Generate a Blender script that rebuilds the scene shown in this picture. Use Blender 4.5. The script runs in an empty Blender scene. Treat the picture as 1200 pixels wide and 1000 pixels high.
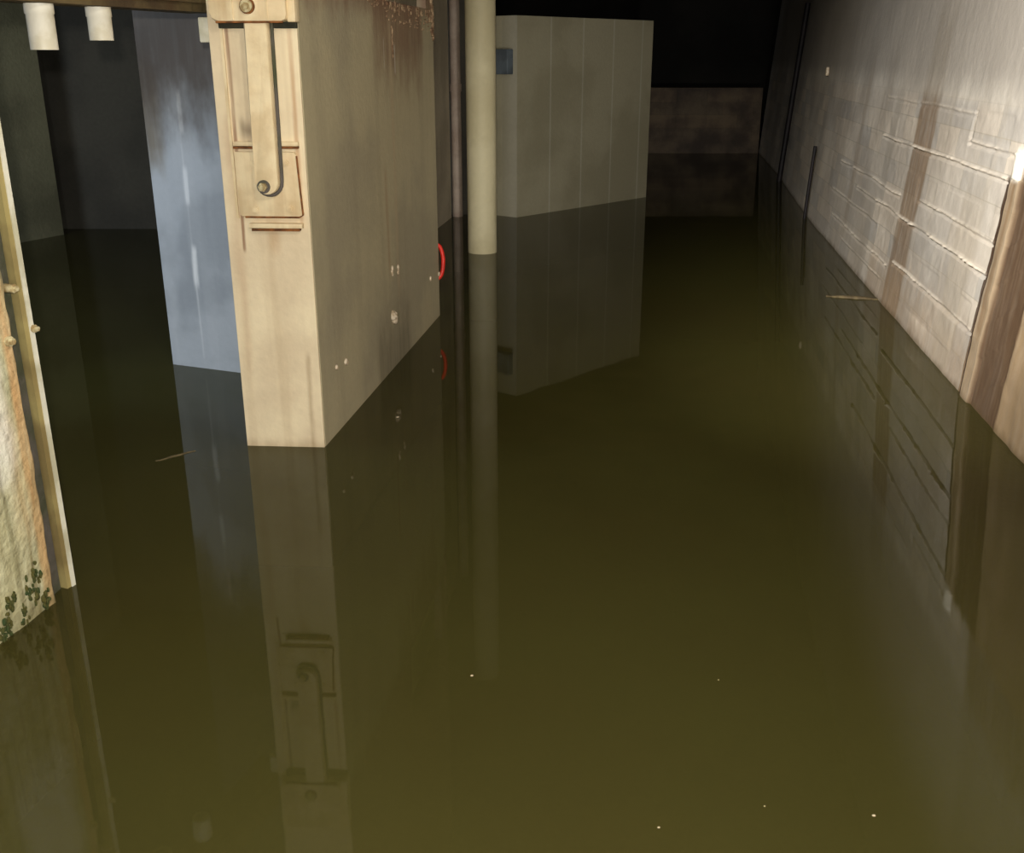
import bpy, bmesh, math, random
from math import sin, cos, radians, hypot, pi
from mathutils import Vector, Matrix, noise

C = bpy.context.scene.collection
random.seed(7)
CAM_Z = 1.5
PITCH = radians(19.9)
F = 1200.0

# ---------- turning picture measurements into places in the room ----------
def ray(x, y):
    a = (x-600)/F; b = (500-y)/F
    return Vector((a, cos(PITCH)+b*sin(PITCH), -sin(PITCH)+b*cos(PITCH)))
def gp(x, y, z=0.0):
    d = ray(x, y); t = (z-CAM_Z)/d.z
    return Vector((d.x*t, d.y*t, z))
def on_plane(x, y, P, n):
    d = ray(x, y); o = Vector((0, 0, CAM_Z))
    t = (Vector(P)-o).dot(n)/d.dot(n)
    return o+d*t

# ---------- mesh helpers ----------
class MB:
    def __init__(s): s.bm = bmesh.new()
    def box(s, lo, hi, M=None, bev=0.0, seg=2):
        r = bmesh.ops.create_cube(s.bm, size=1.0)
        vs = r['verts']
        lo = Vector(lo); hi = Vector(hi); c = (lo+hi)/2; d = hi-lo
        for v in vs: v.co = Vector((v.co.x*d.x, v.co.y*d.y, v.co.z*d.z))+c
        if bev > 0:
            es = list({e for v in vs for e in v.link_edges})
            q = bmesh.ops.bevel(s.bm, geom=es, offset=bev, segments=seg, affect='EDGES', profile=0.5)
            vs = list({v for f in q['faces'] for v in f.verts} | {v for v in vs if v.is_valid})
        if M is not None:
            for v in vs: v.co = M @ v.co
        return vs
    def prism(s, pts, y0, y1, bev=0.0):
        """outline pts (x,z) extruded from y0 to y1"""
        a = [s.bm.verts.new((p[0], y0, p[1])) for p in pts]
        b = [s.bm.verts.new((p[0], y1, p[1])) for p in pts]
        n = len(pts)
        fs = [s.bm.faces.new(a), s.bm.faces.new(b[::-1])]
        for i in range(n):
            fs.append(s.bm.faces.new((a[i], b[i], b[(i+1) % n], a[(i+1) % n])))
        if bev > 0:
            es = list(fs[0].edges)
            bmesh.ops.bevel(s.bm, geom=es, offset=bev, segments=2, affect='EDGES', profile=0.5)
    def plan(s, pts, z0, z1):
        a = [s.bm.verts.new((p[0], p[1], z0)) for p in pts]
        b = [s.bm.verts.new((p[0], p[1], z1)) for p in pts]
        n = len(pts)
        s.bm.faces.new(a); s.bm.faces.new(b[::-1])
        for i in range(n):
            s.bm.faces.new((a[i], b[i], b[(i+1) % n], a[(i+1) % n]))
    def tube(s, path, r, seg=12, cap=True):
        path = [Vector(p) for p in path]; rings = []
        up = Vector((0.13, 0.31, 1)).normalized()
        for i, p in enumerate(path):
            t = (path[min(i+1, len(path)-1)]-path[max(i-1, 0)]).normalized()
            u = t.cross(up)
            if u.length < 1e-3: u = t.cross(Vector((1, 0, 0)))
            u.normalize(); w = t.cross(u)
            rr = r[i] if isinstance(r, (list, tuple)) else r
            rings.append([s.bm.verts.new(p+u*cos(2*pi*k/seg)*rr+w*sin(2*pi*k/seg)*rr) for k in range(seg)])
        for a, b in zip(rings, rings[1:]):
            for k in range(seg):
                s.bm.faces.new((a[k], a[(k+1) % seg], b[(k+1) % seg], b[k]))
        if cap:
            s.bm.faces.new(rings[0][::-1]); s.bm.faces.new(rings[-1])
    def blob(s, c, rx, ry, rz, amp=0.3, sub=2, f=2.0):
        r = bmesh.ops.create_icosphere(s.bm, subdivisions=sub, radius=1)
        c = Vector(c)
        for v in r['verts']:
            k = 1+amp*noise.noise(v.co*f+c*37)
            v.co = Vector((v.co.x*rx*k, v.co.y*ry*k, v.co.z*rz*k))+c
    def build(s, name, mat, parent=None, loc=(0, 0, 0), rz=0.0, smooth=None):
        bm = s.bm
        bmesh.ops.recalc_face_normals(bm, faces=bm.faces)
        me = bpy.data.meshes.new(name); bm.to_mesh(me); bm.free()
        o = bpy.data.objects.new(name, me); C.objects.link(o)
        me.materials.append(mat)
        if smooth:
            me.shade_smooth()
            me.set_sharp_from_angle(angle=radians(smooth))
        if parent is not None: o.parent = parent
        o.location = loc; o.rotation_euler = (0, 0, rz)
        return o

def tag(o, label, cat, group=None, kind=None):
    if label: o['label'] = label
    if cat: o['category'] = cat
    if group: o['group'] = group
    o['kind'] = kind or 'thing'
    return o
def thing(name, label, cat, loc=(0, 0, 0), rz=0.0, group=None):
    o = bpy.data.objects.new(name, None); C.objects.link(o)
    o.empty_display_size = 0.1
    o.location = loc; o.rotation_euler = (0, 0, rz)
    return tag(o, label, cat, group)
def struct(o):
    o['kind'] = 'structure'; return o

# ---------- materials ----------
def srgb(r, g, b):
    f = lambda c: (c/255/12.92) if c/255 <= 0.04045 else ((c/255+0.055)/1.055)**2.4
    return (f(r), f(g), f(b), 1)

def surf(name, base, alt=None, rough=0.8, scale=1.5, contrast=0.5, streak=0.0, streak_col=None, fine=0.15,
         bump=0.15, bscale=40, stains=(), uv=False, metallic=0.0, spec=0.3, streak_scale=9.0, blocks=None, boards=None, mortar_attr=False):
    """weathered surface; x of the coordinate runs along the surface, z is the height (metres)"""
    m = bpy.data.materials.new(name); m.use_nodes = True
    nt = m.node_tree; N = nt.nodes; L = nt.links
    bs = N['Principled BSDF']
    bs.inputs['Roughness'].default_value = rough
    bs.inputs['Metallic'].default_value = metallic
    bs.inputs['Specular IOR Level'].default_value = spec
    tc = N.new('ShaderNodeTexCoord')
    if uv:
        sp = N.new('ShaderNodeSeparateXYZ'); L.new(tc.outputs['UV'], sp.inputs[0])
        cb = N.new('ShaderNodeCombineXYZ'); L.new(sp.outputs[0], cb.inputs[0]); L.new(sp.outputs[1], cb.inputs[2])
        co = cb.outputs[0]
    else:
        co = tc.outputs['Object']
    sx = N.new('ShaderNodeSeparateXYZ'); L.new(co, sx.inputs[0])
    def math_(op, a, b=None, clamp=False):
        n = N.new('ShaderNodeMath'); n.operation = op; n.use_clamp = clamp
        for i, v in enumerate((a, b)):
            if v is None: continue
            if isinstance(v, (int, float)): n.inputs[i].default_value = v
            else: L.new(v, n.inputs[i])
        return n.outputs[0]
    def noise_(sc, stretch=(1, 1, 1), det=4, off=0.0):
        mp = N.new('ShaderNodeMapping'); L.new(co, mp.inputs[0])
        mp.inputs['Scale'].default_value = stretch; mp.inputs['Location'].default_value = (off, off*0.7, off*1.3)
        n = N.new('ShaderNodeTexNoise'); n.inputs['Scale'].default_value = sc; n.inputs['Detail'].default_value = det
        L.new(mp.outputs[0], n.inputs['Vector']); return n.outputs['Fac']
    def ramp_(fac, lo, hi):
        n = N.new('ShaderNodeMapRange'); n.interpolation_type = 'SMOOTHSTEP'
        L.new(fac, n.inputs['Value']); n.inputs['From Min'].default_value = lo; n.inputs['From Max'].default_value = hi
        return n.outputs[0]
    def mix_(fac, a, b, mode='MIX'):
        n = N.new('ShaderNodeMix'); n.data_type = 'RGBA'; n.blend_type = mode
        if isinstance(fac, (int, float)): n.inputs[0].default_value = fac
        else: L.new(fac, n.inputs[0])
        for i, v in ((6, a), (7, b)):
            if isinstance(v, tuple): n.inputs[i].default_value = v
            else: L.new(v, n.inputs[i])
        return n.outputs[2]
    alt = alt or tuple(c*0.7 for c in base[:3])+(1,)
    h = 0.5*(1-contrast)
    col = mix_(ramp_(noise_(scale), 0.3+h*0.4, 0.7-h*0.4), base, alt)
    if blocks:
        br = N.new('ShaderNodeTexBrick')
        cb2 = N.new('ShaderNodeCombineXYZ'); L.new(sx.outputs[0], cb2.inputs[0]); L.new(sx.outputs[2], cb2.inputs[1])
        L.new(cb2.outputs[0], br.inputs['Vector'])
        br.inputs['Scale'].default_value = 1.0; br.inputs['Brick Width'].default_value = blocks[0]
        br.inputs['Row Height'].default_value = blocks[1]; br.inputs['Mortar Size'].default_value = 0.003
        br.inputs['Color1'].default_value = (0.80, 0.81, 0.84, 1); br.inputs['Color2'].default_value = (1.08, 1.04, 1.0, 1)
        br.inputs['Mortar'].default_value = (0.8, 0.78, 0.74, 1)
        msk = math_('MULTIPLY', ramp_(sx.outputs[2], 1.32, 1.24), blocks[2])
        col = mix_(msk, col, br.outputs['Color'], 'MULTIPLY')
    if boards:
        w = math_('FRACT', math_('DIVIDE', math_('ADD', sx.outputs[0], 100.0*boards), boards))
        e = math_('ABSOLUTE', math_('SUBTRACT', w, 0.5))
        col = mix_(math_('MULTIPLY', ramp_(e, 0.465, 0.5), 0.22), col, (0.75, 0.74, 0.68, 1))
    if streak > 0:
        s = ramp_(noise_(1.0, (streak_scale, streak_scale, 0.5), 5, 3.1), 0.48, 0.70)
        col = mix_(math_('MULTIPLY', s, streak), col, streak_col or alt)
    if fine > 0:
        f = noise_(bscale*0.8, det=6, off=1.7)
        v = math_('ADD', math_('MULTIPLY', f, 2*fine), 1-fine)
        cc = N.new('ShaderNodeCombineXYZ')
        for i in range(3): L.new(v, cc.inputs[i])
        col = mix_(1.0, col, cc.outputs[0], 'MULTIPLY')
    for k, st in enumerate(stains):
        x0, x1, z0, z1, soft, scol, strength = st[:7]
        rag = st[7] if len(st) > 7 else 0.5            # how broken up the stain is
        wob = math_('MULTIPLY', math_('SUBTRACT', noise_(3.0, (3, 3, 1), 4, k*2.3), 0.5), soft*2.5)
        X = math_('ADD', sx.outputs[0], wob)
        Zw = math_('ADD', sx.outputs[2], math_('MULTIPLY', math_('SUBTRACT', noise_(14, (1, 1, .5), 3, k*1.1), 0.5), soft*6))
        a = ramp_(X, x0-soft, x0+soft); b = ramp_(X, x1+soft, x1-soft)
        c = ramp_(Zw, z0-soft*3, z0+soft*3); d = ramp_(Zw, z1+soft*3, z1-soft*3)
        g = math_('MULTIPLY', math_('MULTIPLY', a, b), math_('MULTIPLY', c, d))
        tx = ramp_(noise_(1.0, (30, 30, 3), 5, 5+k), 0.5-0.3, 0.5+0.15)
        g = math_('MULTIPLY', g, math_('ADD', math_('MULTIPLY', tx, rag), 1-rag))
        col = mix_(math_('MULTIPLY', g, strength), col, scol)
    if mortar_attr:
        at = N.new('ShaderNodeAttribute'); at.attribute_name = 'mortar'
        col = mix_(math_('MULTIPLY', at.outputs['Fac'], 1.3, True), col, srgb(250, 238, 220))
    L.new(col, bs.inputs['Base Color'])
    bp = N.new('ShaderNodeBump'); bp.inputs['Strength'].default_value = bump; bp.inputs['Distance'].default_value = 0.02
    L.new(noise_(bscale, det=8, off=0.4), bp.inputs['Height']); L.new(bp.outputs[0], bs.inputs['Normal'])
    return m

RUST = srgb(120, 62, 28); DKRUST = srgb(70, 40, 24); WHITE = srgb(225, 222, 215)
# grey side wall: local x 0..2.35 along the wall
m_midwall = surf('grey_painted_concrete', srgb(182, 172, 142), srgb(166, 157, 132), rough=0.75, scale=1.2, contrast=0.4,
    streak=0.25, streak_col=srgb(150, 140, 118), bump=0.12, fine=0.07,
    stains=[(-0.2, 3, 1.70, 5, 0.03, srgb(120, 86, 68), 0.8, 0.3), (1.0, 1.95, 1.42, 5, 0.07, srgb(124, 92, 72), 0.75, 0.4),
            (1.27, 1.32, 0.35, 1.7, 0.02, srgb(185, 165, 135), 0.5), (1.10, 1.14, 0.5, 1.0, 0.02, srgb(160, 130, 100), 0.5),
            (0.85, 1.5, -0.3, 0.22, 0.06, srgb(90, 84, 66), 0.5),
            (1.37, 1.385, 1.42, 1.55, 0.004, WHITE, 0.5), (1.17, 1.18, 1.45, 1.58, 0.004, WHITE, 0.35)])
m_cream = surf('cream_paint_on_steel', srgb(242, 226, 192), srgb(228, 210, 178), rough=0.55, scale=3, contrast=0.5,
    streak=0.35, streak_col=srgb(205, 182, 146), bump=0.12, fine=0.06, streak_scale=14,
    stains=[(0.058, 0.070, 0.80, 1.60, 0.004, RUST, 0.8, 0.9), (0.085, 0.13, 1.22, 1.27, 0.01, DKRUST, 0.6, 0.6), (0.285, 0.30, 0.9, 1.6, 0.006, srgb(170, 110, 50), 0.5, 0.9),
            (0.03, 0.05, 0.3, 1.3, 0.02, srgb(196, 160, 124), 0.5), (0.16, 0.2, 0.8, 0.9, 0.015, srgb(190, 150, 105), 0.5),
            (0.27, 0.285, -0.1, 0.4, 0.01, srgb(150, 120, 80), 0.5, 0.9), (0.0, 0.33, -0.2, 0.02, 0.01, srgb(150, 120, 80), 0.4)])
m_cream_part = surf('cream_paint_on_bracket', srgb(240, 222, 184), srgb(222, 200, 160), rough=0.5, scale=9, contrast=0.7,
    bump=0.1, fine=0.08, streak=0.25, streak_col=srgb(188, 146, 98), streak_scale=25)
m_rusty_edge = surf('rust_bleeding_paint', srgb(150, 96, 52), srgb(96, 62, 36), rough=0.85, scale=30, contrast=0.9, bump=0.3)
m_cavity = surf('dark_shadow_and_spacer', srgb(44, 46, 38), srgb(60, 58, 46), rough=0.9, scale=12)
m_blue = surf('pale_blue_paint', srgb(172, 178, 184), srgb(150, 156, 162), rough=0.6, scale=1.6, contrast=0.3, bump=0.08,
    fine=0.05, streak=0.2, streak_col=srgb(196, 200, 204),
    stains=[(0.20, 0.22, 1.16, 1.34, 0.007, srgb(235, 238, 240), 0.6, 0.6), (0.19, 0.215, 0.82, 1.0, 0.008, srgb(235, 238, 240), 0.7, 0.6), (0.19, 0.22, 0.42, 0.62, 0.010, srgb(240, 242, 242), 0.8, 0.6), (0.195, 0.205, 0.05, 1.3, 0.004, srgb(225, 228, 230), 0.35, 0.9), (-0.05, 0.09, 1.0, 1.5, 0.03, srgb(110, 98, 76), 0.8, 0.3),
            (-0.1, 1.0, 1.25, 5, 0.08, srgb(84, 75, 68), 0.92, 0.1)])  # upper wall turns a darker brown-grey
m_panel = surf('grey_board_marked_concrete', srgb(160, 154, 130), srgb(146, 140, 116), rough=0.7, scale=1.0, contrast=0.4,
    bump=0.12, boards=0.49, fine=0.08, streak=0.15, streak_col=srgb(150, 146, 124))
m_rear = surf('light_grey_concrete', srgb(198, 186, 162), srgb(176, 164, 142), rough=0.8, scale=1.5, bump=0.1)
m_pipe = surf('cream_pipe_paint', srgb(212, 203, 168), srgb(198, 188, 152), rough=0.55, scale=2, contrast=0.4, bump=0.05, fine=0.06)
m_pinkpipe = surf('pinkish_pipe_paint', srgb(188, 172, 158), srgb(164, 146, 132), rough=0.6, scale=3, bump=0.08)
m_dark = surf('dark_bare_concrete', srgb(96, 93, 84), srgb(76, 74, 68), rough=0.9, scale=0.9, contrast=0.6, bump=0.2)
m_dark2 = surf('near_black_concrete', srgb(40, 38, 34), srgb(28, 27, 24), rough=0.95, scale=0.9, contrast=0.6, bump=0.2)  # very dark base colour
m_greenwall = surf('greenish_damp_concrete', srgb(150, 150, 124), srgb(124, 124, 102), rough=0.9, scale=1.2, bump=0.2)
m_end = surf('damp_brown_blockwork', srgb(120, 106, 88), srgb(84, 74, 66), rough=0.9, scale=2.5, contrast=0.8, bump=0.3, blocks=(0.5, 0.2, 1.0))
m_mud = surf('brown_mud', srgb(96, 82, 46), srgb(74, 64, 38), rough=0.9, scale=1.3, contrast=0.8, bump=0.3)
m_olive = surf('olive_steel_paint', srgb(160, 146, 96), srgb(128, 112, 72), rough=0.55, scale=4, bump=0.1, fine=0.1)
m_white_edge = surf('worn_white_paint', srgb(214, 212, 196), srgb(188, 184, 160), rough=0.5, scale=8, bump=0.08)
m_groove = surf('grey_violet_old_paint', srgb(98, 92, 88), srgb(72, 76, 56), rough=0.85, scale=7, contrast=0.9, bump=0.3)
m_peel = surf('peeling_pale_green_paint', srgb(206, 204, 172), srgb(184, 180, 142), rough=0.7, scale=6, contrast=0.9, bump=0.8, bscale=25,
    streak=0.75, streak_col=srgb(150, 138, 98), streak_scale=30, fine=0.25,
    stains=[(0.695, 0.80, -0.3, 0.95, 0.010, srgb(206, 160, 108), 0.8, 0.75), (0.64, 0.70, 0.25, 0.6, 0.02, srgb(196, 170, 128), 0.6, 0.8), (0.73, 0.80, 0.0, 1.3, 0.004, srgb(96, 84, 58), 0.7, 0.95), (0.55, 0.56, 0.3, 0.8, 0.006, srgb(120, 118, 84), 0.6, 0.95), (0.3, 0.80, -0.3, 0.06, 0.02, srgb(110, 102, 62), 0.6, 0.7),
            (0.60, 0.62, 0.05, 0.6, 0.008, srgb(110, 104, 70), 0.6, 0.95), (0.45, 0.66, 0.45, 0.95, 0.03, srgb(244, 244, 240), 0.8, 0.3)])  # last patch paints in the blown-out highlight on the column
m_algae = surf('dark_green_algae', srgb(48, 66, 34), srgb(84, 78, 36), rough=0.8, scale=30, contrast=0.9, bump=0.5)
m_beam = surf('rusty_olive_beam_paint', srgb(112, 98, 66), srgb(70, 56, 40), rough=0.8, scale=5, contrast=0.9, bump=0.25, streak=0.3, streak_col=srgb(96, 62, 36))
m_stub = surf('white_plastic_pipe', srgb(232, 228, 214), srgb(214, 208, 188), rough=0.4, scale=12, bump=0.05, fine=0.04)
m_crust = surf('pale_mineral_crust', srgb(176, 152, 122), srgb(120, 92, 70), rough=0.85, scale=25, contrast=0.9, bump=0.4)
m_lump = surf('white_plaster', srgb(222, 208, 186), srgb(190, 170, 142), rough=0.8, scale=40, bump=0.4)
m_red = surf('red_rubber', srgb(226, 52, 38), srgb(200, 40, 30), rough=0.4, scale=10, bump=0.05, fine=0.05)
m_cable = surf('black_cable_rubber', srgb(22, 20, 22), srgb(34, 28, 30), rough=0.6, scale=6, bump=0.05)
m_bolt = surf('painted_bolt_steel', srgb(206, 196, 158), srgb(160, 138, 96), rough=0.5, scale=40, bump=0.15)
m_stick = surf('pale_wet_wood', srgb(120, 106, 76), srgb(86, 74, 52), rough=0.7, scale=15, bump=0.3)
m_box = surf('blue_grey_plastic', srgb(98, 108, 116), srgb(80, 88, 94), rough=0.6, scale=6)
BLK = srgb(176, 170, 158)
m_right = surf('block_wall_grey', srgb(224, 217, 205), srgb(204, 196, 184), rough=0.75, scale=1.6, contrast=0.6, uv=True,
    streak=0.3, streak_col=srgb(198, 188, 172), fine=0.1, bump=0.12, bscale=30, blocks=(0.42, 0.1433, 1.0), mortar_attr=True,
    stains=[(-8, 0.3, -0.6, 3.2, 0.05, srgb(128, 106, 82), 0.85, 0.3), (-6, 30, 1.36, 6, 0.03, srgb(172, 165, 156), 0.75, 0.15), (2.20, 2.62, -0.5, 1.28, 0.03, srgb(138, 112, 84), 0.8, 0.4), (2.2, 2.6, 1.25, 1.75, 0.05, srgb(140, 128, 110), 0.4, 0.4),  # first patch carries the brown dirt up out of view to mute its reflection
            (-3.0, 0.74, -0.5, 1.03, 0.015, srgb(160, 136, 104), 0.85, 0.3),
            (0.20, 0.58, -0.5, 1.01, 0.012, srgb(88, 66, 48), 0.93, 0.25),
            (0.70, 0.765, -0.5, 1.0, 0.003, srgb(70, 52, 38), 1.0, 0.1), (0.62, 0.68, 0.3, 1.0, 0.012, srgb(130, 102, 70), 0.6, 0.6),
            (0.60, 0.72, 0.99, 1.13, 0.006, srgb(255, 250, 236), 1.0, 0.1),
            (0.74, 3.2, -0.5, 0.24, 0.05, srgb(176, 150, 120), 0.55, 0.4), (3.4, 5.0, -0.5, 0.6, 0.1, srgb(168, 156, 138), 0.45, 0.3),
            (4.3, 4.45, 0.2, 1.4, 0.04, srgb(160, 142, 120), 0.4, 0.4), (3.15, 3.35, 0.6, 1.3, 0.05, srgb(164, 156, 144), 0.45, 0.4),
            (1.0, 1.35, 0.0, 0.9, 0.06, srgb(196, 184, 164), 0.4, 0.4), (-0.5, 30, -0.6, 0.015, 0.01, srgb(92, 74, 46), 0.7, 0.2)])

def water_mat():
    m = bpy.data.materials.new('murky_olive_water'); m.use_nodes = True
    nt = m.node_tree; N = nt.nodes; L = nt.links
    for n in list(N): N.remove(n)
    out = N.new('ShaderNodeOutputMaterial')
    tc = N.new('ShaderNodeTexCoord')
    n1 = N.new('ShaderNodeTexNoise'); n1.inputs['Scale'].default_value = 0.9; n1.inputs['Detail'].default_value = 3
    L.new(tc.outputs['Object'], n1.inputs['Vector'])
    mx = N.new('ShaderNodeMix'); mx.data_type = 'RGBA'
    mx.inputs[6].default_value = WATER_A; mx.inputs[7].default_value = WATER_B
    L.new(n1.outputs['Fac'], mx.inputs[0])
    df = N.new('ShaderNodeBsdfDiffuse'); L.new(mx.outputs[2], df.inputs['Color'])
    tr = N.new('ShaderNodeBsdfTransparent'); tr.inputs['Color'].default_value = (0.75, 0.68, 0.38, 1)
    mt = N.new('ShaderNodeMixShader'); mt.inputs[0].default_value = 0.22
    L.new(df.outputs[0], mt.inputs[1]); L.new(tr.outputs[0], mt.inputs[2])
    gl = N.new('ShaderNodeBsdfGlossy'); gl.inputs['Roughness'].default_value = 0.025
    bp = N.new('ShaderNodeBump'); bp.inputs['Strength'].default_value = 0.02; bp.inputs['Distance'].default_value = 0.01
    n2 = N.new('ShaderNodeTexNoise'); n2.inputs['Scale'].default_value = 5; n2.inputs['Detail'].default_value = 2
    L.new(tc.outputs['Object'], n2.inputs['Vector']); L.new(n2.outputs['Fac'], bp.inputs['Height'])
    L.new(bp.outputs[0], gl.inputs['Normal'])
    fr = N.new('ShaderNodeFresnel'); fr.inputs['IOR'].default_value = 1.33
    ms = N.new('ShaderNodeMixShader'); L.new(fr.outputs[0], ms.inputs[0])
    L.new(mt.outputs[0], ms.inputs[1]); L.new(gl.outputs[0], ms.inputs[2])
    L.new(ms.outputs[0], out.inputs['Surface'])
    return m
WATER_A = srgb(74, 73, 36); WATER_B = srgb(70, 63, 32)
m_water = water_mat()

# ================= THE SETTING =================
DEPTH = -0.55; TOP = 4.0
# right wall: follows the slightly bending foot of the wall and leans outward a little
foot = [(1.52, -5.0), (1.62, -2.0), (1.78, 1.4), (1.91, 3.0)] + [tuple(gp(*q)[:2]) for q in
        [(1182, 525), (1123, 459), (1025, 347), (950, 260), (919, 216), (912, 205)]] + [(4.05, 17.35)]
BATTER = 0.075
seg = [0]
for a, b in zip(foot, foot[1:]): seg.append(seg[-1]+hypot(b[0]-a[0], b[1]-a[1]))
s_org = seg[4]
seg = [v-s_org for v in seg]
def foot_at(s):
    for i in range(len(foot)-1):
        if s <= seg[i+1] or i == len(foot)-2:
            t = (s-seg[i])/(seg[i+1]-seg[i]); a = foot[i]; b = foot[i+1]
            def nrm(j):
                j = max(0, min(len(foot)-2, j)); d = Vector((foot[j+1][0]-foot[j][0], foot[j+1][1]-foot[j][1]))
                d.normalize(); return Vector((d.y, -d.x, 0))       # outward (away from the hall)
            n = (nrm(i)*(1-abs(t-0.5))+nrm(i+1 if t > .5 else i-1)*abs(t-0.5)).normalized()
            return Vector((a[0]+(b[0]-a[0])*t, a[1]+(b[1]-a[1])*t, 0)), n
def right_point(s, z, out=0.0):
    p, n = foot_at(s)
    return p+n*(BATTER*z-out)+Vector((0, 0, z))
# (z, s0, s1, strength) of the mortar ridges
ridges = [(0.29, 0.78, 2.5, 1.0), (0.235, 2.7, 5.0, 0.7), (0.43, 3.2, 5.2, 0.5), (0.565, 0.78, 4.1, 1.0), (0.715, 0.77, 2.2, 0.75),
          (0.68, 2.7, 5.0, 0.9), (0.985, 0.78, 3.5, 0.9), (1.10, 0.70, 1.46, 1.0), (1.235, 1.46, 3.6, 0.35), (0.13, 2.7, 4.6, 0.4), (0.10, 0.9, 2.0, 0.35)]
def relief(s, z):
    q = Vector((s*2.2, z*2.2, 3.0))
    d = 0.006*noise.noise(q)+0.0025*noise.noise(q*6)
    if s > 0.72 and z < 1.25:                     # blocks stand a little proud of each other
        row = int((z+0.6)/0.1433); cl = int((s+(row % 2)*0.21)/0.42)
        d += 0.004*noise.noise(Vector((row*3.7, cl*5.3, 0.5)))
    for rz, s0, s1, k in ridges:
        if s0-0.02 < s < s1+0.02:
            zz = rz+0.012*noise.noise(Vector((s*1.5, rz*9, 0)))
            dz = z-zz
            if abs(dz) < 0.03:
                amp = 0.5+0.9*max(0, noise.noise(Vector((s*22, rz*31, 0)))+0.35)
                brk = max(0.0, min(1.0, 0.75+1.6*noise.noise(Vector((s*2.7, rz*13, 4)))))
                pr = max(0, 1-abs(dz)/0.011) if dz > 0 else max(0, 1-abs(dz)/0.008)
                d += 0.019*k*amp*brk*pr
                if -0.024 < dz < -0.006: d -= 0.009*k
    if 1.44 < s < 1.475 and 1.10 < z < 1.245: d -= 0.008
    if 0.60 < s < 0.72 and 1.0 < z < 1.11:
        d += 0.022*sin(pi*(s-0.6)/0.12)
    if 0.715 < s < 0.745 and z < 1.0: d -= 0.014       # dark joint beside the stained strip
    if 0.58 < s < 0.715 and z < 1.0: d += 0.010+0.004*noise.noise(Vector((s*9, z*12, 1)))
    if 0.22 < s < 0.58 and z < 1.0:
        d += -0.006+0.006*(int(z*6+s*3) % 2)*0.6
    if s < 0.2: d += 0.012*noise.noise(Vector((s*6, z*6, 8)))
    return d
def mortar(s, z):
    """1 where the pale lime mortar squeezes out of a joint"""
    m = 0.0
    for rz, s0, s1, k in ridges:
        if s0-0.02 < s < s1+0.02:
            zz = rz+0.012*noise.noise(Vector((s*1.5, rz*9, 0)))
            brk = max(0.0, min(1.0, 0.75+1.6*noise.noise(Vector((s*2.7, rz*13, 4)))))
            bead = 0.5+0.9*max(0, noise.noise(Vector((s*22, rz*31, 0)))+0.35)
            m = max(m, k*brk*bead*max(0.0, 1-abs(z-zz-0.001)/0.0125))
    return min(1.0, m)
ss = []; v = seg[0]
while v < seg[-1]:
    ss.append(v); v += 0.018 if -0.4 < v < 3.2 else (0.03 if -0.8 < v < 5.6 else 0.25)
ss.append(seg[-1])
zs = []; v = DEPTH
while v < TOP:
    zs.append(v); v += 0.0065 if 0.05 < v < 1.3 else 0.06
zs.append(TOP)
me = bpy.data.meshes.new('wall_right')
verts = [right_point(s, z, relief(s, z)) for s in ss for z in zs]
nz = len(zs)
faces = [(i*nz+j, i*nz+j+1, (i+1)*nz+j+1, (i+1)*nz+j) for i in range(len(ss)-1) for j in range(nz-1)]
# give it a real thickness behind
nv = len(verts)
for s in (ss[0], ss[-1]):
    for z in (DEPTH, TOP):
        verts.append(right_point(s, z, -0.4))
me.from_pydata([tuple(v) for v in verts], [], faces)
uvl = me.uv_layers.new(name='UVMap')
idx = [0]*len(me.loops); me.loops.foreach_get('vertex_index', idx)
buf = []
for k in idx:
    i, j = divmod(k, nz); buf += [ss[i], zs[j]]
uvl.data.foreach_set('uv', buf)
bm = bmesh.new(); bm.from_mesh(me); bm.verts.ensure_lookup_table()
a0, a1, b0, b1 = [bm.verts[nv+k] for k in range(4)]
bm.faces.new((a0, b0, b1, a1))
bm.to_mesh(me); bm.free()
ca = me.color_attributes.new('mortar', 'FLOAT_COLOR', 'POINT')
cbuf = []
for s in ss:
    for z in zs:
        v = mortar(s, z); cbuf += [v, v, v, 1.0]
cbuf += [0.0, 0.0, 0.0, 1.0]*4
ca.data.foreach_set('color', cbuf)
me.shade_smooth(); me.materials.append(m_right)
o = bpy.data.objects.new('wall_right', me); C.objects.link(o); struct(o)

b = MB(); b.box((-7.5, -5.2, DEPTH-0.2), (5.5, 20.5, DEPTH)); struct(b.build('floor', m_mud))
b = MB(); b.box((-7.5, -5.2, TOP), (5.5, 20.5, TOP+0.2)); struct(b.build('ceiling', m_dark))
b = MB(); b.box((-7.7, -5.2, DEPTH), (-7.5, 20.5, TOP)); struct(b.build('wall_left', m_dark2))
b = MB(); b.box((-7.5, -5.4, DEPTH), (1.9, -5.2, TOP)); struct(b.build('wall_back', m_dark))
b = MB(); b.box((-7.5, 20.3, DEPTH), (5.5, 20.5, TOP)); struct(b.build('wall_far', m_dark2))
b = MB(); b.box((-2.9, 0, DEPTH), (1.63, 0.3, 1.02)); struct(b.build('wall_end', m_end, loc=(2.4, 17.3, 0)))

# water surface
b = MB()
b.box((-7.5, -5.2, -0.004), (4.6, 20.3, 0.0))
for v in b.bm.verts: pass
bmt = MB()
pl = [(-7.5, -5.2), (1.62, -5.2), (1.72, -1.0), (2.1, 3.9), (3.0, 9.9), (4.2, 17.3), (4.4, 20.3), (-7.5, 20.3)]
bmt.bm.faces.new([bmt.bm.verts.new((p[0], p[1], 0)) for p in pl])
b.bm.free()
w = bmt.build('floodwater', m_water)
if w.data.polygons[0].normal.z < 0: w.data.flip_normals()
tag(w, 'still murky olive green floodwater covering the whole basement floor', 'water', kind='stuff')

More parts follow.
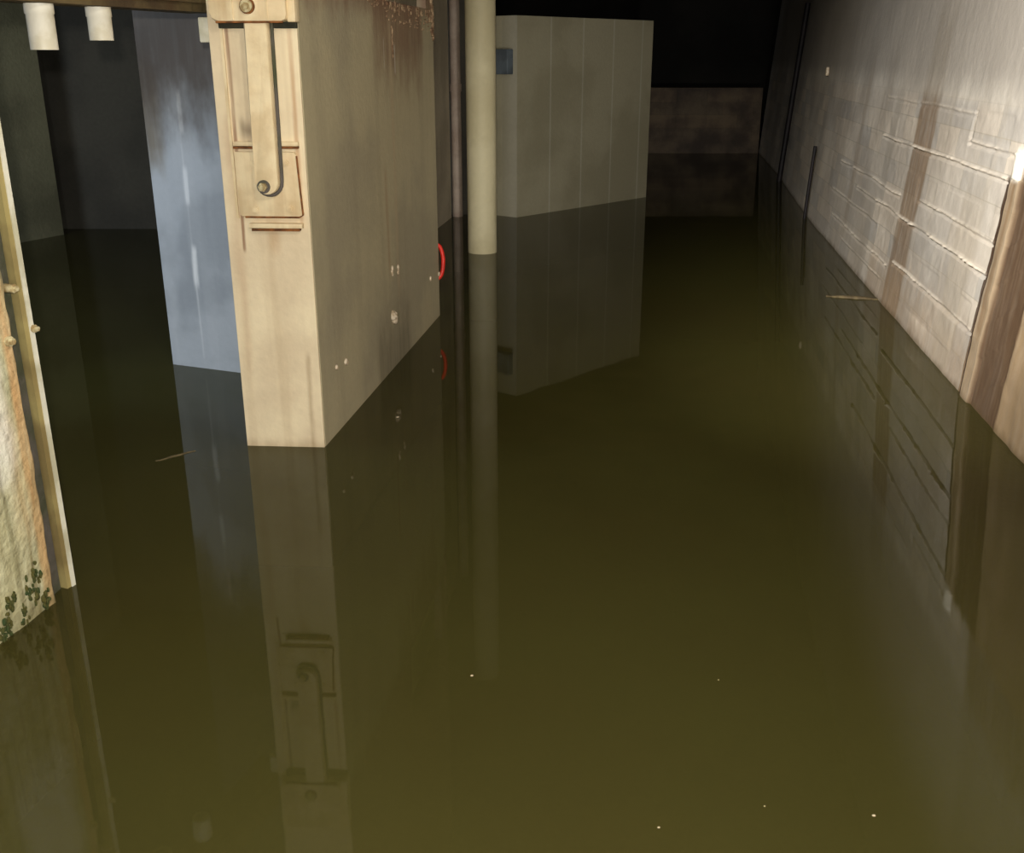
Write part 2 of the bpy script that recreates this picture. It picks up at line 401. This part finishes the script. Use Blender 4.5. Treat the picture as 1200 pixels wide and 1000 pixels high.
# submerged mud ledge along the right wall
b = MB()
r = []
for s in [x*0.3-1.5 for x in range(26)]:
    p, n = foot_at(s); wd = 0.42+0.12*noise.noise(Vector((s, 0, 2)))
    r.append([b.bm.verts.new(p+n*0.02+Vector((0, 0, -0.02))), b.bm.verts.new(p-n*wd*0.6+Vector((0, 0, -0.07))), b.bm.verts.new(p-n*wd+Vector((0, 0, DEPTH)))])
for q, t in zip(r, r[1:]):
    for k in range(2): b.bm.faces.new((q[k], q[k+1], t[k+1], t[k]))
o = b.build('silt_bank', m_mud, smooth=60)
tag(o, 'brown silt bank under the water along the foot of the right block wall', 'silt', kind='stuff')

# grey wall behind the steel column
PA = gp(291, 521); PB = gp(382, 523); PC = gp(515.5, 369.5)
d = (PC-PB); LEN = d.length; ang = math.atan2(d.y, d.x)
nm = Vector((sin(ang), -cos(ang), 0))           # faces the hall
def mid_local(x, y):
    P = on_plane(x, y, PB, nm); q = P-PB
    return Vector((q.dot(d.normalized()), q.z, 0))
h0 = mid_local(452, 2); h1 = mid_local(499, 9)
sill = 0.5*(h0.y+h1.y)
b = MB()
T = 0.33
b.box((0, 0, DEPTH), (LEN, T, sill-0.05)); T2 = 0.05
b.box((0, 0, sill-0.05), (LEN, T2, sill)); b.box((0, 0, sill), (h0.x, T2, TOP)); b.box((h1.x, 0, sill), (LEN, T2, TOP)); b.box((h0.x, 0, sill+0.45), (h1.x, T2, TOP))
o = b.build('wall_middle', m_midwall, loc=PB, rz=ang); struct(o)
# crumbling mineral crust at the opening and down the far corner
b = MB()
for k in range(260):
    x = random.uniform(0.25, LEN-0.03); u_ = random.random()**1.8
    zz = sill-0.01-u_*0.11*(0.4+0.6*x/LEN)
    if x < h0.x: zz += 0.05
    sz = 1-0.6*u_
    b.blob((x, 0.0, zz), random.uniform(.006, .022)*sz, .006, random.uniform(.006, .018)*sz, 0.6, 1)
for k in range(34):
    b.blob((LEN-0.03+random.uniform(-.025, .02), -0.002, 1.60+k*0.014), random.uniform(.012, .026), .01, .022, 0.6, 1)
q = mid_local(459, 45)
for k in range(8):
    b.blob((q.x+random.uniform(-.012, .012), -0.001, q.y+0.05-k*0.018), random.uniform(.004, .009), .005, random.uniform(.008, .02), 0.5, 1)
o = b.build('mineral_crust', m_crust, loc=PB, rz=ang, smooth=60)
tag(o, 'rusty crumbling mineral crust along the opening high on the grey wall', 'crust', kind='stuff')

# blue painted wall beyond the column
BA = gp(203, 427); BB = gp(282, 437)
db = BB-BA; ab = math.atan2(db.y, db.x)
b = MB(); b.box((0, 0, DEPTH), (0.92, 0.22, TOP)); struct(b.build('wall_inner', m_blue, loc=BA, rz=ab))

# wall pieces seen past the end of the grey wall
K0 = gp(514, 267); K1 = gp(529, 255)
dk = K1-K0; ak = math.atan2(dk.y, dk.x)
b = MB(); b.box((-3.2, 0, DEPTH), (dk.length, 0.3, TOP)); struct(b.build('wall_rear', m_rear, loc=K0, rz=ak))
b = MB(); b.box((0, 0, DEPTH), (0.36, 0.25, TOP)); struct(b.build('wall_alcove', m_dark, loc=K1+Vector((-0.02, 0.20, 0)), rz=0.02))

# board-marked partition
Q0 = gp(588.5, 253); Q1 = gp(605, 255); Q2 = gp(757, 231)
dq = (Q2-Q1); aq = math.atan2(dq.y, dq.x); nq = Vector((sin(aq), -cos(aq), 0))
topz = 0.5*(on_plane(600, 17, Q1, nq).z+on_plane(768, 25, Q1, nq).z)
L_ = dq.length
root = thing('partition_wall', 'long grey board-marked concrete partition stopping short of the ceiling behind the thick pipe', 'partition', loc=Q1, rz=aq)
b = MB()
loc0 = Matrix.Rotation(-aq, 4, 'Z') @ (Q0-Q1)
b.plan([(0, 0), (L_, 0), (L_, 0.3), (loc0.x-0.05, 0.45), (loc0.x, loc0.y)], DEPTH, topz)
b.build('panel', m_panel, root)
b = MB(); b.box((-0.23, -0.10, 1.34), (-0.15, 0.12, 1.56), bev=0.008)
o = b.build('junction_box', m_box, root); o['label'] = 'small blue-grey box fixed to the edge of the partition'

# far left dark room
G0 = gp(-60, 300); G1 = gp(75, 275)
dg = G1-G0; ag = math.atan2(dg.y, dg.x)
b = MB(); b.box((-0.4, 0, DEPTH), (dg.length, 0.5, TOP)); struct(b.build('wall_recess', m_greenwall, loc=G0, rz=ag))
b = MB(); b.box((-6, 9.5, DEPTH), (-1.9, 9.7, TOP)); struct(b.build('wall_storage', m_dark))

# ================= THINGS =================
# --- cream steel column on the end of the grey wall ---
W = (PB-PA).length; ap = math.atan2((PB-PA).y, (PB-PA).x)
nf = Vector((sin(ap), -cos(ap), 0)); ex = (PB-PA).normalized()
def cl(x, y, out=0.0):
    P = on_plane(x, y, PA+nf*out, nf)-PA
    return (P.dot(ex), P.z)
col = thing('steel_column', 'cream painted steel column with rust streaks and a bolted lever standing in the water', 'column', loc=PA, rz=ap)
b = MB(); b.box((0, -0.014, DEPTH), (W-0.002, -0.0005, TOP), bev=0.003); b.box((0, -0.001, DEPTH), (0.012, 0.30, TOP))
b.build('column_face', m_cream, col)
def cbox(x0, y0, x1, y1, t0, t1, name, mat, bev=0.004, parent=None, label=None):
    p = cl(x0, y1, t1); q = cl(x1, y0, t1)
    b = MB(); b.box((p[0], -t1-0.014, p[1]), (q[0], -t0-0.014, q[1]), bev=bev)
    o = b.build(name, mat, parent or col, smooth=40)
    if label: o['label'] = label
    return o
# raised vertical ledge along the middle of the face
topz_seam = cl(250, 30)[1]
sx_ = cl(268, 110)[0]
b = MB(); b.box((sx_-0.006, -0.022, cl(280, 255)[1]), (sx_+0.004, -0.014, topz_seam)); b.build('weld_seam', m_cream_part, col)
# top bracket
p = cl(247, 25, 0.085); q = cl(337, 26, 0.085); topb = p[1]
b = MB()
rr = 0.03
pts = [(p[0]+rr, topb), (q[0]-rr*0.6, topb), (q[0]-rr*0.15, topb+rr*0.2), (q[0], topb+rr*0.7), (q[0], 1.86), (p[0], 1.86), (p[0], topb+rr), (p[0]+rr*.3, topb+rr*.3)]
b.prism(pts, -0.10, -0.014, 0.004)
tb = b.build('top_bracket', m_cream_part, col, smooth=40)
p2 = cl(339, 26, 0.05); q2 = cl(349, 26, 0.05)
b = MB(); b.box((p2[0], -0.08, p2[1]), (q2[0], -0.014, 1.86), bev=0.004); b.build('bracket_flange', m_cream_part, tb, smooth=40)
c_ = cl(290, 7, 0.10)
def ycyl(b, x, z, y0, y1, r, seg=24): b.tube([(x, y0, z), (x, y1, z)], r, seg)
b = MB(); ycyl(b, c_[0], c_[1], -0.112, -0.099, 0.026); b.build('washer', m_rusty_edge, tb, smooth=40)
b = MB(); ycyl(b, c_[0], c_[1], -0.122, -0.111, 0.021); ycyl(b, c_[0], c_[1], -0.130, -0.121, 0.012, 6); b.build('bolt', m_bolt, tb, smooth=40)
b = MB(); u0 = cl(272, 20, .1); b.box((u0[0]-.004, -0.104, topb+0.005), (u0[0]+.004, -0.0995, 1.86)); u0 = cl(313, 20, .1); b.box((u0[0]-.003, -0.103, topb+0.005), (u0[0]+.003, -0.0995, 1.86))
b.build('bracket_ribs', m_cream_part, tb)
b = MB(); b.box((p[0]+0.02, -0.098, topb-0.006), (q[0]-0.015, -0.085, topb+0.001), bev=0.002); b.build('rust_lip', m_rusty_edge, tb)
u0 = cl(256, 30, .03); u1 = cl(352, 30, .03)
b = MB(); b.box((u0[0], -0.034, topb-0.022), (W+0.002, -0.013, topb+0.01), bev=0.003); b.build('bracket_shadow', m_cavity, tb)  # dark strip standing in for the shadow under the bracket
for (xa, xb_, yy, t_) in ((274, 300, 173, .022), (328, 350, 173, .022), (296, 352, 269, .03)):
    u0 = cl(xa, yy, t_); u1 = cl(xb_, yy, t_)
    b = MB(); b.box((u0[0], -t_-0.012, u0[1]-0.004), (u1[0], -0.013, u0[1]+0.005), bev=0.0015); b.build('rusty_lip', m_rusty_edge, col)
# small side lug left of the column
l0 = cl(235, 50); l1 = cl(245, 20)
b = MB(); b.box((l0[0], -0.01, l0[1]), (0.01, 0.03, l1[1]), bev=0.006); b.build('side_lug', m_white_edge, col, smooth=40)
# mid ledge, base plate, lower ledge
cbox(274, 166, 350, 171, 0, 0.022, 'upper_ledge', m_cream_part, 0.003)
pl0 = cl(283, 253, 0.02); pl1 = cl(350, 178, 0.02)
b = MB()
pts = [(pl0[0]+.006, pl0[1]), (pl1[0]-.006, pl0[1]), (pl1[0]+0.004, pl0[1]+.008), (pl1[0]-.008, pl1[1]-.012), (pl1[0]-.016, pl1[1]), (pl0[0]+.0, pl1[1]), (pl0[0]-.004, pl1[1]-.01), (pl0[0], pl0[1]+.006)]
b.prism(pts, -0.034, -0.014, 0.003)
plate = b.build('mounting_plate', m_cream_part, col, smooth=40)
b = MB(); b.tube([(pl0[0]+.02, -.036, pl0[1]-.002), (pl1[0]-.01, -.036, pl0[1]-.002), (pl1[0]+.004, -.034, pl0[1]+.006), (pl1[0]-.006, -.034, pl1[1]-.014)], 0.0035, 8)
b.build('rust_edge', m_rusty_edge, plate, smooth=60)
for (x, y) in ((296, 192), (334, 191), (299, 246), (340, 245)):
    a = cl(x, y, .04); b = MB(); ycyl(b, a[0], a[1], -0.040, -0.033, 0.012, 20); ycyl(b, a[0], a[1], -0.046, -0.039, 0.007, 6)
    b.build('rivet', m_cream_part, plate, smooth=40)
cbox(293, 262, 355, 267, 0, 0.03, 'lower_ledge', m_cream_part, 0.003)
# lever bar: long flat bar with a rounded bottom end standing off the plate
a = cl(289, 24, 0.075); bq = cl(317, 24, 0.075); c1 = cl(302, 225, 0.075); c2 = cl(327, 225, 0.075)
wbar = 0.085
xc = 0.5*(cl(289, 60, .075)[0]+cl(316, 60, .075)[0]); xb = 0.5*(cl(300, 205, .075)[0]+cl(325, 205, .075)[0])
zb = cl(312, 228, 0.075)[1]; zt = topb+0.03
R = 0.042
pts = [(xc-R, zt), (xb-R, zb+R)]
for k in range(1, 12):
    t = pi+pi*k/12; pts.append((xb+R*cos(t), zb+R+R*sin(t)))
pts += [(xb+R, zb+R), (xc+R, zt)]
b = MB(); b.prism(pts, -0.088, -0.055, 0.006)
bar = b.build('lever_bar', m_cream_part, col, smooth=40)
a = cl(309, 219, .09)
b = MB(); ycyl(b, a[0], a[1], -0.094, -0.087, 0.024, 24); b.build('washer', m_groove, bar, smooth=40)
b = MB(); ycyl(b, a[0], a[1], -0.112, -0.093, 0.016, 6); ycyl(b, a[0], a[1], -0.118, -0.111, 0.008, 16); b.build('hex_bolt', m_bolt, bar, smooth=30)
b = MB(); ycyl(b, xb, zb+R, -0.056, -0.033, 0.02, 16); b.build('spacer', m_cavity, bar, smooth=40)
# dark line beside the bar and under its end, modelled as its shadow
shade_path = [(xc+R+0.006, -0.05, zt), (xb+R+0.007, -0.05, zb+R+0.02)]
for k in range(0, 9):
    t = -pi*0.75*k/8; shade_path.append((xb+(R+0.006)*cos(t), -0.05, zb+R+(R+0.006)*sin(t)))
b = MB(); b.tube(shade_path, 0.0065, 10); b.build('bar_shadow', m_groove, col, smooth=60)

# --- left column with peeling paint ---
L0 = gp(0, 755); L1 = gp(66, 706)
dl = (L1-L0).normalized(); LS = L0-dl*0.5
LL = (L1-LS).length; al = math.atan2(dl.y, dl.x)
cr = thing('peeling_column', 'thick column with peeling pale green paint and orange edge at the far left', 'column', loc=LS, rz=al)
# the face is 0.5 m to L0 ; keep it as a bumpy grid
b = MB(); nx, nzz = 60, 150
g = []
for i in range(nx+1):
    x = LL*i/nx; row = []
    for j in range(nzz+1):
        z = DEPTH+(TOP-DEPTH)*j/nzz
        y = 0.006*noise.noise(Vector((x*8, z*3, 1)))+0.004*noise.noise(Vector((x*30, z*10, 2)))
        xx = x+(0.012*noise.noise(Vector((1, z*9, 5)))+.005*noise.noise(Vector((3, z*35, 5))) if i == nx else 0)
        row.append(b.bm.verts.new((xx, y, z)))
    g.append(row)
for i in range(nx):
    for j in range(nzz): b.bm.faces.new((g[i][j], g[i+1][j], g[i+1][j+1], g[i][j+1]))
# return side and back
bk = [[b.bm.verts.new((LL-0.01, 0.10, DEPTH+(TOP-DEPTH)*j/nzz)) for j in range(nzz+1)]]
for j in range(nzz): b.bm.faces.new((g[nx][j], bk[0][j], bk[0][j+1], g[nx][j+1]))
c0 = b.bm.verts.new((0, 0.10, DEPTH)); c1 = b.bm.verts.new((0, 0.10, TOP))
b.bm.faces.new([bk[0][0], c0, c1]+[bk[0][j] for j in range(nzz, 0, -1)])
b.build('column_body', m_peel, cr, smooth=60)
# dark recess and steel angle
Rm = Matrix.Rotation(-al, 4, 'Z')
g0 = Rm @ (gp(78, 691)-LS); g1 = Rm @ (gp(88, 685)-LS)
b = MB(); b.plan([(LL-0.012, 0.03), (g0.x, g0.y+0.02), (g0.x, g0.y+0.07), (LL-0.012, 0.11)], DEPTH, TOP)
b.build('recess_strip', m_groove, cr)
b = MB(); b.tube([(LL+0.012, 0.028, DEPTH), (LL+0.012, 0.028, TOP)], 0.012, 10)
b.build('conduit', m_groove, cr, smooth=60)
wv = (g1-g0); wv.z = 0; wl = wv.length; u = wv/wl; un = Vector((u.y, -u.x, 0))
def quad(a, bb, t): return [a, bb, bb-un*t, a-un*t]
b = MB(); a_ = g0+u*0.004; b_ = g0+u*wl*0.58
b.plan([(v.x, v.y) for v in quad(a_, b_, 0.05)], DEPTH, TOP); ang_o = b.build('steel_angle', m_olive, cr)
b = MB(); a_ = g0+u*wl*0.58+un*0.004; b_ = g0+u*wl+un*0.004
b.plan([(v.x, v.y) for v in quad(a_, b_, 0.05)], DEPTH, TOP); o = b.build('white_edge', m_white_edge, ang_o)
# bolts
def left_at(x, y, off=0.0):
    n3 = Vector((sin(al), -cos(al), 0)); P = on_plane(x, y, L0+n3*off, n3); return Rm @ (P-LS)
for (x, y, r_) in ((37, 385, 0.011), (8, 400, 0.014), (12, 338, 0.012)):
    P = left_at(x, y)
    if x == 37: P = Rm @ (on_plane(x, y, gp(84, 687), Vector((sin(al), -cos(al), 0)))-LS)
    b = MB(); b.tube([(P.x, P.y+0.02, P.z), (P.x, P.y-0.012, P.z)], r_, 14); b.tube([(P.x, P.y-0.011, P.z), (P.x, P.y-0.022, P.z)], r_*0.65, 6)
    b.build('bolt', m_bolt, cr, smooth=40)
b = MB()
for cx_, cz_ in ((0.545, 0.045), (0.60, 0.035), (0.655, 0.06), (0.52, 0.02), (0.69, 0.03), (0.57, 0.085), (0.63, 0.09), (0.675, 0.13)):
    for k in range(11):
        b.blob((cx_+random.gauss(0, .009), -0.001, max(0.004, cz_+random.gauss(0, .016))), random.uniform(.002, .007), .005, random.uniform(.004, .013), 0.7, 2, 3.0)
o = b.build('algae_growth', m_algae, cr, smooth=60); o['kind'] = 'stuff'; o['label'] = 'dark green algae at the waterline'

# --- beam between the two columns with two pipe stubs ---
b0 = Vector((-1.62, 2.5, 0)); b1 = Vector((PA.x+0.0, PA.y+0.12, 0))
dbm = b1-b0; abm = math.atan2(dbm.y, dbm.x)
nb = Vector((sin(abm), -cos(abm), 0))
P1 = on_plane(60, 4, b0, nb); P2 = on_plane(236, 14, b0, nb)
zbm = 0.5*(P1.z+P2.z)
beam = thing('overhead_beam', 'rusty olive beam spanning from the peeling column to the cream column', 'beam', loc=b0, rz=abm)
b = MB(); b.box((0, 0, zbm), (dbm.length-0.012, 0.12, zbm+0.2), bev=0.004); b.build('beam_web', m_beam, beam, smooth=40)
b = MB(); b.box((0, -0.02, zbm+0.03), (dbm.length-0.012, 0.0, zbm+0.045)); b.build('flange_lip', m_beam, beam)
for (x, yb, wpx, lab) in ((52.5, 58.5, 31, 'longer white plastic pipe stub hanging below the overhead beam'),
                          (119.5, 47.5, 27, 'shorter white plastic pipe stub hanging below the beam nearer the cream column')):
    P = on_plane(x, yb, b0+nb*(-0.06), nb)
    dist = P.y*cos(PITCH)-(P.z-CAM_Z)*sin(PITCH); r_ = wpx/2*dist/F
    hgt = zbm-P.z
    b = MB()
    prof_o = [(r_, 0.0), (r_, hgt+0.0)]
    b.tube([(0, 0, 0), (0, 0, hgt-0.03), (0, 0, hgt-0.028), (0, 0, hgt)], [r_, r_, r_*1.06, r_*1.06], 28, cap=False)
    b.tube([(0, 0, 0), (0, 0, hgt)], r_*0.82, 28)
    b.tube([(0, 0, 0.0), (0, 0, 0.0005)], [r_, r_*.82], 28, cap=False)
    o = b.build('pipe_stub', m_stub, loc=P, smooth=50)
    tag(o, lab, 'pipe', 'white pipe stubs under the beam')

# --- vertical pipes ---
c = (gp(548, 298)+gp(582, 298))/2; r_ = (gp(582, 298)-gp(548, 298)).length/2
c = c+Vector((0, r_*0.9, 0))
pr = thing('standing_pipe', 'thick cream vertical pipe standing in the water in front of the grey partition', 'pipe', loc=c)
b = MB(); b.tube([(0, 0, DEPTH), (0, 0, TOP)], r_, 40); b.build('pipe_body', m_pipe, pr, smooth=50)
c = gp(535, 254.5); c = c+Vector((0.01, 0.05, 0))
b = MB(); b.tube([(0, 0, DEPTH), (0, 0, 1.18), (0, 0, 1.181), (0, 0, 1.25), (0, 0, 1.251), (0, 0, TOP)], [0.05, 0.05, 0.058, 0.058, 0.05, 0.05], 24)
o = b.build('thin_pipe', m_pinkpipe, loc=c, smooth=50)
tag(o, 'thin pinkish vertical pipe just left of the thick cream pipe', 'pipe')

# --- red hose loop at the end of the grey wall ---
ctr = on_plane(516, 308, PC, Vector((0, 1, 0)))
pts = []
zc_ = ctr.z; hh = 0.098
for k in range(33):
    t = 2*pi*k/32
    pts.append((PC.x-0.01+0.036*cos(t)*(1 if cos(t) > 0 else 0.5), PC.y+0.03+0.02*sin(t*1.0), zc_+hh*sin(t)))
b = MB(); b.tube(pts, 0.0125, 12)
o = b.build('hose_loop', m_red, smooth=60); tag(o, 'red rubber hose loop hanging at the far end of the grey wall', 'hose')

# --- white plaster lumps on the grey wall ---
lumps = [(461, 372, .034, 'largest white plaster lump midway along the grey wall under a pale streak'),
         (405, 424, .014, 'upper white plaster chip of the pair nearest the cream column'),
         (394, 431, .013, 'lower white plaster chip of the pair nearest the cream column'),
         (504, 327, .013, 'left white plaster chip near the red hose loop'),
         (514, 321, .012, 'right white plaster chip touching the red hose loop'),
         (459, 318, .012, 'left of two thin white drips above the largest plaster lump'),
         (466, 316, .010, 'right of two thin white drips above the largest plaster lump')]
for x, y, r_, lab in lumps:
    q = mid_local(x, y); b = MB(); st = 3.2 if 'drip' in lab else 1.0
    for k in range(4):
        b.blob((random.uniform(-.6, .6)*r_, -0.002, random.uniform(-.5, .5)*r_*st), r_*random.uniform(.5, .9), r_*.6, r_*random.uniform(.5, .9)*(1.6 if st > 1 else 1), .5)
    P = PB+d.normalized()*q.x+Vector((0, 0, q.y))
    o = b.build('plaster_lump', m_lump, loc=P, rz=ang, smooth=70)
    tag(o, lab, 'plaster', 'plaster lumps on the grey wall')

# --- cables hanging on the right wall ---
def cable(name, s0, z1, r_, lab, wob):
    b = MB(); pts = []
    n = 24
    for k in range(n+1):
        z = -0.3+(z1+0.3)*k/n
        pts.append(right_point(s0+wob*sin(z*2.1), z, 0.04))
    b.tube(pts, r_, 10)
    o = b.build(name, m_cable, smooth=60); tag(o, lab, 'cable')
cable('black_pipe', 9.55, 2.1, 0.032, 'black pipe running up the far end of the right wall', 0.02)
cable('hanging_cable', 6.3, 0.68, 0.016, 'thin dark cable dangling down the right wall into the water', 0.12)
P = right_point(6.62, 1.36, 0.02)
b = MB(); b.box((-.02, -.03, -.04), (.01, .03, .04), bev=.008); o = b.build('wall_clip', m_lump, loc=P, rz=-.14, smooth=40)
tag(o, 'small pale clip high on the far part of the right block wall', 'clip')

# --- floating debris ---
def stick(x0, y0, x1, y1, r_, lab, name='floating_stick', mat=None):
    a = gp(x0, y0, 0.002); c = gp(x1, y1, 0.002); b = MB(); pts = []; n = 10
    for k in range(n+1):
        t = k/n; p = a.lerp(c, t); p.z = -r_*0.3+0.002*noise.noise(Vector((t*4, x0, 0)))
        p += Vector((0.01*noise.noise(Vector((t*3, y0, 1))), 0.012*noise.noise(Vector((t*3, y0, 2))), 0)); pts.append(p)
    b.tube(pts, [r_*(0.5+0.7*sin(pi*min(.9, max(.1, k/n)))) for k in range(n+1)], 8)
    o = b.build(name, mat or m_stick, smooth=60); tag(o, lab, 'stick')
stick(968, 347, 1030, 351, 0.018, 'pale stick floating against the foot of the right wall by the brown stain')
stick(182, 540, 229, 528, 0.006, 'thin pale stick floating in the dark water left of the cream column')
flecks = [(553, 792, .004, 'white fleck floating in the open water right of the column reflection'),
          (466, 489, .007, 'pale fleck floating just right of the foot of the cream column'),
          (772, 970, .003, 'tiny white fleck on the water near the bottom middle of the photo'),
          (1024, 956, .004, 'brightest white fleck on the water near the bottom right corner'),
          (842, 797, .002, 'tiny fleck on the water right of the centre'),
          (896, 945, .002, 'tiny white fleck between the two bottom flecks')]
for x, y, r_, lab in flecks:
    b = MB(); b.blob((0, 0, 0), r_, r_*.8, r_*.35, .4)
    o = b.build('floating_fleck', m_lump, loc=gp(x, y, 0.0005), smooth=70); tag(o, lab, 'fleck', 'white flecks floating on the water')

# ================= LIGHT =================
def lamp(name, kind, loc, target, power, color, size=0.1, spot=None, blend=0.5, size_y=None):
    l = bpy.data.lights.new(name, kind); l.energy = power; l.color = color
    o = bpy.data.objects.new(name, l); C.objects.link(o); o.location = loc
    if kind == 'AREA':
        l.shape = 'RECTANGLE'; l.size = size; l.size_y = size_y or size
    else: l.shadow_soft_size = size
    if kind == 'SPOT': l.spot_size = radians(spot); l.spot_blend = blend
    o.rotation_euler = (Vector(target)-Vector(loc)).to_track_quat('-Z', 'Y').to_euler()
    return o
WARM = (1.0, 0.93, 0.80)
PW = [255, 65, 15, 115, 78, 60, 1850, 800]
lamp('torch_light', 'POINT', (-0.04, 0.0, 1.60), (0, 1, 0), PW[0], (1, .95, .86), 0.02)
lamp('ceiling_lamp', 'POINT', (0.3, 1.2, 2.45), (0, 0, 0), PW[1], WARM, 0.05)
lamp('hall_fill', 'POINT', (0.5, 2.8, 2.45), (0, 0, 0), PW[2], WARM, 0.05)  # added fill without a fitting, brightens the two side walls
lamp('rear_fill', 'AREA', (0.3, -4.3, 1.7), (0.5, 6, 1.0), PW[3], (1, .96, .88), 1.2, size_y=1.4)  # added fill behind the camera, evens out the falloff with distance
lamp('hatch_daylight', 'SPOT', (-3.6, 3.2, 1.5), (-1.45, 5.02, 0.40), PW[4], (0.62, 0.78, 1.0), 0.12, 38, 0.7)
lamp('side_room_fill', 'AREA', (-5.2, 4.0, 2.3), (-3, 6, 0), PW[5], (0.8, 0.9, 1.0), 1.5)  # weak added light that lifts the blacks in the left room
lamp('right_wall_fill', 'SPOT', (-0.75, 0.9, 2.4), (2.4, 5.5, 0.85), PW[6], (1, .96, .90), 0.04, 43, 1.0)  # added beam to bring up the right wall
lamp('far_hall_fill', 'SPOT', (0.35, -0.1, 1.0), (0.9, 11, 0.45), PW[7], (1, .95, .86), 0.03, 28, 1.0)  # added narrow beam brightening pipe, partition and far end of the hall

w = bpy.data.worlds.new('World'); bpy.context.scene.world = w; w.use_nodes = True
w.node_tree.nodes['Background'].inputs[0].default_value = (0.01, 0.01, 0.01, 1)
w.node_tree.nodes['Background'].inputs[1].default_value = 0.2

cam = bpy.data.cameras.new('camera'); co = bpy.data.objects.new('camera', cam); C.objects.link(co)
cam.sensor_width = 36; cam.lens = 36; cam.sensor_fit = 'HORIZONTAL'
co.location = (0, 0, CAM_Z); co.rotation_euler = (pi/2-PITCH, 0, 0)
bpy.context.scene.camera = co
vs = bpy.context.scene.view_settings
vs.view_transform = 'Standard'; vs.look = 'None'; vs.gamma = 1; vs.use_curve_mapping = False; vs.exposure = 0.0
